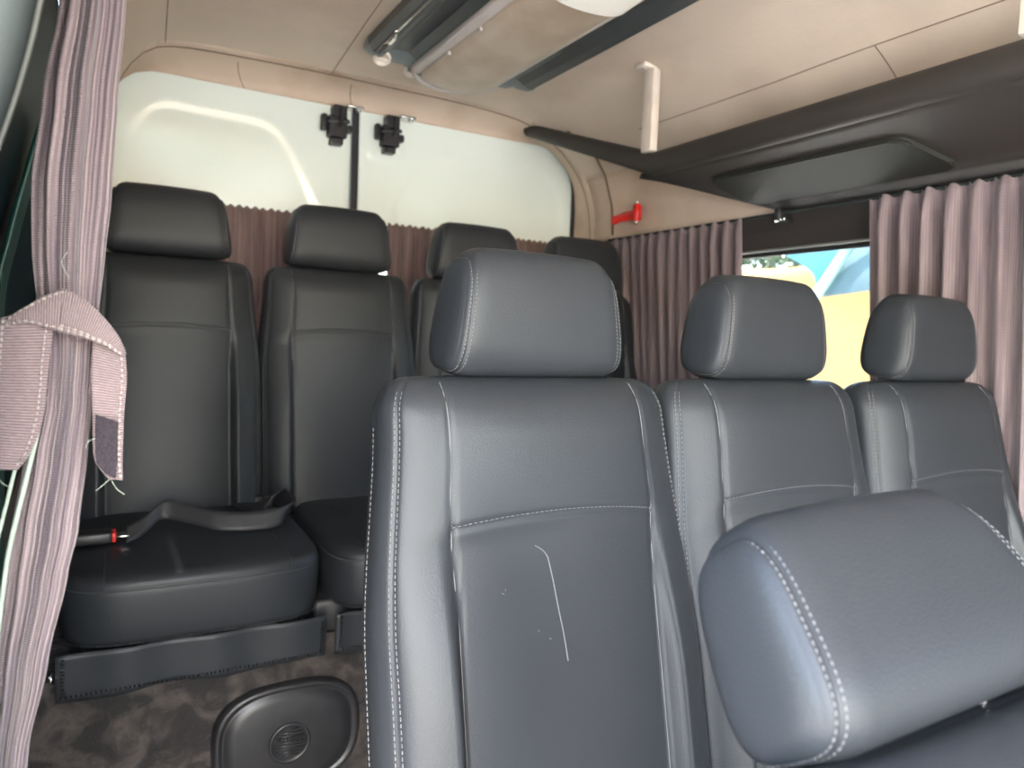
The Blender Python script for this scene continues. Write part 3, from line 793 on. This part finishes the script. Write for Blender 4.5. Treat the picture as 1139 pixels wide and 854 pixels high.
# speaker cover on the velvet riser
sp = thing('speaker_cover', 'oval black speaker cover on the brown velvet riser', 'speaker', (.368, 1.553, -.868))
def oval(bm, a, b, y0, y1, e, inset, mi=0, n=72):
    def ring(f, y): return [Vector((a*f*spow(math.cos(2*PI*k/n), e), y, b*f*spow(math.sin(2*PI*k/n), e))) for k in range(n)]
    rows = [ring(1, y0), ring(1, y0-.35*(y0-y1)), ring(.985, y0-.8*(y0-y1)), ring(.96, y1), ring(.90, y1), ring(.89, y1+.003), ring(.86, y1+.003), ring(.84, y1), ring(inset, y1-.004), ring(inset*.5, y1-.006), ring(.28, y1-.006)]
    V = grid(bm, rows, mi, closed_v=True); fan(bm, V[-1], mi); fan(bm, V[0], mi, True)
bm = bmesh.new(); oval(bm, .156, .118, .012, -.012, .72, .7); obj('shell', bm, 'black_plastic', sp)
bm = bmesh.new(); m_ = Matrix.Translation((-.002, -.018, -.006)) @ Matrix.Rotation(PI/2, 4, 'X')
lathe(bm, [(.044, -.004), (.044, .004), (.040, .006), (.036, .003), (.034, -.002), (.0, -.002)], 40, mtx=m_)
for k in range(9):
    zz = -.028+.007*k; hw_ = math.sqrt(max(0, .034**2-zz**2)); box(bm, (-.002-hw_, -.0205, zz-.0075), (-.002+hw_, -.0175, zz-.0045))
cv = obj('centre_vent', bm, 'black_plastic', sp)
bm = bmesh.new()
for x0, x1 in ((-.026, -.012), (-.009, .010), (.013, .025)):
    for z0, z1 in ((-.001, .001), (.005, .007)): box(bm, (x0, -.0235, z0), (x1, -.0195, z1))
    box(bm, (x0, -.0235, -.001), (x0+.002, -.0195, .007)); 
obj('slot_bar', bm, 'grey_trim', cv)
# bolt by the skirt
bm = bmesh.new(); tube(bm, [(-.092, 1.50, -.636), (-.062, 1.50, -.634)], .0055, 10); tube(bm, [(-.067, 1.50, -.634), (-.060, 1.50, -.634)], .010, 6)
tag(obj('bolt', bm, 'chrome'), 'shiny metal bolt left of the rear left seat skirt', 'bolt')

# ------------------------------------------------------------------ curtains
def drape(name, p0, p1, zt, zb, folds, amp, m, label, group=None, lean=0, gather=.0, header=.03, seed=0, parent=None):
    """p0,p1: (x,y) ends. cloth hung in folds with a stitched header"""
    rnd = random.Random(seed); bm = bmesh.new(); n = folds*14; nz = 44
    d = Vector((p1[0]-p0[0], p1[1]-p0[1], 0)); L = d.length; nrm = Vector((-d.y, d.x, 0)).normalized()
    ph = [rnd.uniform(-.6, .6) for _ in range(folds+2)]; am = [rnd.uniform(.6, 1.25) for _ in range(folds+2)]
    rows = []
    for i in range(n+1):
        t = i/n; row = []; c = t*folds; k = int(c); f = c-k
        a_ = am[k]*(1-f)+am[min(k+1, folds)]*f; p_ = ph[k]*(1-f)+ph[min(k+1, folds)]*f
        for j in range(nz+1):
            v = j/nz; z = zt+(zb-zt)*v; dist = zt-z
            A = amp*a_*(.45+.55*sm(.0, header*2.2, dist))*(1+.25*math.sin(v*3+k))
            if abs(dist-header) < .006: A *= .8
            if dist < header*.6: A *= 1+.4*math.sin(c*2*PI*2.0)
            off = A*math.sin(2*PI*c+p_*v*2.2)
            s = t+.35*amp*math.cos(2*PI*c*1.0+p_*3)/L*v*a_
            q = Vector((p0[0], p0[1], 0))+d*s+nrm*(off)+Vector((lean*v, 0, z))
            if j == 0: q.z += .004*math.sin(c*2*PI*2)
            row.append(q)
        rows.append(row)
    wid = L*1.6
    grid(bm, rows, 0, uv=lambda a, b: (wid*a/n, (zt-zb)*b/nz))
    # header stitching
    off_ = [r[int(nz*header/(zt-zb)+.5)]-nrm*.0008*0+Vector((0, 0, 0)) for r in rows]
    o = obj(name, bm, [m, 'thread']); s = o.modifiers.new('s', 'SOLIDIFY'); s.thickness = .0012; s.offset = 0
    return tag(o, label, 'curtain', group)
drape('curtain', (1.612, 1.53), (1.618, 2.16), .372, -.42, 13, .013, 'curtain', 'mauve curtain on the right side wall nearer the rear doors, left of the uncovered window', 'right side curtains', lean=.07, seed=3)
drape('curtain', (1.610, .30), (1.612, 1.130), .372, -.42, 16, .018, 'curtain', 'mauve curtain at the right edge, right of the uncovered window', 'right side curtains', lean=.07, seed=5)
drape('curtain', (.07, 2.425), (.742, 2.425), .382, -.30, 14, .009, 'rear_curtain', 'reddish brown curtain over the left rear door window', 'rear door curtains', seed=8)
drape('curtain', (.872, 2.425), (1.60, 2.425), .382, -.30, 15, .009, 'rear_curtain', 'reddish brown curtain over the right rear door window', 'rear door curtains', seed=9)
bm = bmesh.new(); tube(bm, [(.06, 2.435, .372), (1.62, 2.435, .372)], .003, 6)
tag(obj('curtain_rail', bm, 'grey_trim'), 'thin rail behind the headrests across the rear door windows', 'rail')
# small marks: header stitch lines on the rear curtains are in the cloth

# tied curtain beside the camera
tc_ = thing('tied_curtain', 'pinkish grey curtain gathered and tied with a strap at the left edge', 'curtain', (-.03, .78, 0))
tab = [(-.60, -.078, -.045), (-.42, -.078, -.053), (-.39, -.077, -.051), (-.31, -.072, -.036), (-.23, -.064, -.021), (-.19, -.060, -.013), (-.12, -.050, -.006), (-.07, -.042, -.002), (-.03, -.040, .000), (.02, -.042, .004), (.06, -.044, .007), (.12, -.044, .012), (.20, -.036, .016), (.28, -.024, .022), (.42, -.008, .036)]
bm = bmesh.new(); n = 260; rows = []
NZ = 90
for j in range(NZ+1):
    z = -.60+1.02*j/NZ; x0, x1 = interp(tab, z); cx = (x0+x1)/2; rx = (x1-x0)/2; ry = .020+.012*sm(.05, .35, abs(z-.0))
    tie = math.exp(-((z-.0)/.045)**2); row = []
    for k in range(n):
        a = 2*PI*k/n
        f = 1+.15*math.cos(9*a+1.3+2*z)*(1-.4*tie)+.075*math.cos(17*a+z*5)+.06*math.cos(5*a+2+z*3)
        row.append(Vector((cx+rx*.93*spow(math.cos(a), .85)*f+.03, .0+ry*math.sin(a)*f, z)))
    rows.append(row)
grid(bm, rows, 0, closed_v=True, uv=lambda a, b: (.0024*b, 1.02*a/NZ))
obj('gathered_cloth', bm, 'near_curtain', tc_)
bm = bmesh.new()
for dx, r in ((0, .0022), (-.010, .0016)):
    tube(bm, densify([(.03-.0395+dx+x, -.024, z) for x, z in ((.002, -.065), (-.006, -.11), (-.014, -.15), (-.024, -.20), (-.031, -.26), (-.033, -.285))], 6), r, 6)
obj('hem_highlight', bm, 'pale_green', tc_)  # lining edge of the curtain, its highlight streak put into the pale colour
# strap: a band looped round the cloth with a flap on the left and a loose tail on the right
def sheet(bm, A, B, nu=14, nv=40, bulge=0, uvs=(1, 1), mi=0, crease=0):
    A = densify(A, 8) if len(A) > 2 else A; B = densify(B, 8) if len(B) > 2 else B
    A = resample(A, nv); B = resample(B, nv); rows = []
    for p, q in zip(A, B):
        p, q = Vector(p), Vector(q)
        rows.append([p.lerp(q, k/nu)+Vector((0, -bulge*math.sin(PI*k/nu), 0)) for k in range(nu+1)])
    LA = sum((Vector(a)-Vector(b)).length for a, b in zip(A, A[1:])); W_ = (Vector(A[0])-Vector(B[0])).length
    grid(bm, rows, mi, uv=lambda a, b: (W_*b/nu*uvs[0]*60, LA*a/nv*60*uvs[1]))
    return rows
Y0 = .78
def SH(l): return [(x+.03, y-Y0, z) for x, y, z in l]
bm = bmesh.new()
flL = SH([(-.069, .742, .000), (-.071, .741, -.033), (-.074, .740, -.086), (-.074, .741, -.124)])
flR = SH([(-.029, .738, .004), (-.033, .737, -.032), (-.037, .738, -.079), (-.046, .740, -.110), (-.056, .741, -.126)])
R1 = sheet(bm, flL, flR, bulge=.003)
ldt = SH([(-.022, .733, .029), (-.036, .735, .022), (-.052, .738, .010), (-.069, .743, -.004)]); ldb = SH([(-.024, .728, -.008), (-.039, .730, -.004), (-.052, .733, -.001), (-.067, .741, -.006)])
R2 = sheet(bm, ldt, ldb, bulge=.002)
rdt = SH([(-.022, .733, .029), (-.010, .731, .022), (.005, .732, .008), (.018, .735, -.010), (.0245, .738, -.026)]); rdb = SH([(-.026, .728, -.008), (-.013, .727, -.011), (-.001, .729, -.015), (.009, .732, -.019), (.020, .736, -.026)])
R3 = sheet(bm, rdt, rdb, bulge=.002)
tlL = SH([(-.001, .741, -.012), (-.002, .740, -.047), (-.001, .739, -.079), (.000, .738, -.115), (.005, .737, -.128), (.013, .737, -.138)])
tlR = SH([(.0235, .741, -.020), (.0255, .740, -.047), (.0235, .739, -.079), (.0225, .738, -.116), (.0225, .737, -.139)])
R4 = sheet(bm, tlL, tlR, bulge=-.002)
# the part that passes behind the gathered cloth
sheet(bm, SH([(.012, .745, -.012), (.006, .80, .004), (-.02, .815, .015), (-.05, .80, .010), (-.067, .745, .002)]), SH([(.014, .745, -.026), (.006, .80, -.025), (-.02, .815, -.02), (-.05, .80, -.018), (-.067, .745, -.008)]))
for rws, cs in ((R1, (1, 12)), (R2, (1, 13)), (R3, (12, 13)), (R4, (12,))):
    for c_ in cs: stitch(bm, [r[c_]+Vector((0, -.0016, 0)) for r in rws], .0004, .003, .002)
o = obj('strap', bm, ['strap', 'pale_thread'], tc_); s = o.modifiers.new('s', 'SOLIDIFY'); s.thickness = .0018; s.offset = 0
bm = bmesh.new()
sheet(bm, SH([(.0012, .7355, -.079), (.0015, .7345, -.117), (.007, .7335, -.129), (.013, .7335, -.134)]), SH([(.0185, .7355, -.086), (.0180, .7345, -.118), (.0175, .7335, -.131), (.0170, .7335, -.136)]), uvs=(1, 1))
o2 = obj('hook_patch', bm, 'hook_tape', o); s = o2.modifiers.new('s', 'SOLIDIFY'); s.thickness = .002
for a, b, c in (((.012, -.137), (.006, -.142), (.002, -.146)), ((.014, -.138), (.018, -.145), (.024, -.151)), ((.001, -.10), (-.004, -.102), (-.006, -.108)), ((-.072, -.124), (-.066, -.134), (-.060, -.139)), ((-.020, .060), (-.024, .050), (-.019, .038))):
    bm = bmesh.new(); tube(bm, densify(SH([(a[0], .732, a[1]), (b[0], .728, b[1]), (c[0], .731, c[1])]), 6), .00028, 4); obj('loose_thread', bm, 'pale_green', o)


# ------------------------------------------------------------------ outside
bm = bmesh.new(); box(bm, (-30, -30, -1.75), (30, 30, -1.65)); g_ = struct(obj('ground', bm, 'ground', smooth=False), 'pale ground outside')
bm = bmesh.new(); nx = 80
grid(bm, [[Vector((4.4+noise.noise(Vector((y*2, z*2, 0)))*.02, y, z)) for z in [-1.66+(2.28+ .03*math.sin(y*3))*k/30 for k in range(31)]] for y in [-2+9*i/nx for i in range(nx+1)]])
o = obj('garden_wall', bm, 'yellow'); s = o.modifiers.new('s', 'SOLIDIFY'); s.thickness = .15; s.offset = 1; tag(o, 'sunlit yellow wall outside seen through the right window', 'wall')
def onx(y4, z4, x): return (x, y4*x/4, z4*x/4)
tp = thing('canopy', 'turquoise tarpaulin canopy outside the right window', 'canopy', (3.4, 2.6, .4))
def T(y4, z4, x=3.4): return tuple(a-b for a, b in zip(onx(y4, z4, x), (3.4, 2.6, .4)))
bm = bmesh.new()
A = [T(3.46, .80, 3.9), T(3.42, .66, 3.8), T(3.28, .58, 3.6), T(3.17, .50, 3.45), T(3.14, .42, 3.4), T(3.13, .375, 3.4)]; B = [T(2.72, .95, 3.6), T(2.78, .78, 3.5), T(2.90, .66, 3.45), T(3.0, .54, 3.4), T(3.07, .46, 3.4), T(3.12, .37, 3.4)]
sheet(bm, A, B, bulge=0); obj('sheet', bm, 'tarp', tp)
bm = bmesh.new()
A = [T(2.72, .95, 3.6), T(2.78, .78, 3.5), T(2.90, .66, 3.45), T(3.0, .54, 3.4), T(3.07, .46, 3.4), T(3.13, .370, 3.4)]; B = [T(1.6, .98, 3.2), T(1.8, .8, 3.2), T(2.0, .65, 3.2), T(2.3, .50, 3.25), T(2.6, .40, 3.3), T(3.10, .350, 3.4)]
sheet(bm, A, B); obj('valance', bm, 'tarp_shaded', tp)
bm = bmesh.new(); tube(bm, [T(2.70, .95, 3.35), T(3.14, .355, 3.35)], .028, 12); obj('beam', bm, 'beam', tp)
for i, (y, z, r, lb) in enumerate(((4.9, 1.0, .55, 'dark green tree beyond the yellow wall'), )):
    tr = thing('tree', lb, 'tree', (5.6, y, -1.65)); bm = bmesh.new()
    for k in range(2600):
        v = Vector((random.gauss(0, 1), random.gauss(0, 1), random.gauss(0, 1))).normalized()*r*random.uniform(.55, 1.1)*(1+.3*noise.noise(Vector((k*.37, 0, 0))))
        c_ = Vector((0, 0, z+1.75))+Vector((v.x, v.y*1.7, v.z*.8)); q = Matrix.Rotation(random.uniform(0, 6), 3, Vector((random.random(), random.random(), random.random()+.1)))
        s_ = random.uniform(.03, .06); bm.faces.new([bm.verts.new(c_+q @ Vector(p)) for p in ((-s_, 0, 0), (0, -s_*.5, 0), (s_, 0, 0), (0, s_*.5, 0))])
    obj('foliage', bm, 'leaf', tr, smooth=False)
    bm = bmesh.new(); tube(bm, [(0, 0, 0), (.03, .02, 1.2), (0, 0, 2.5)], [.10, .08, .03], 10); obj('trunk', bm, 'bark', tr)
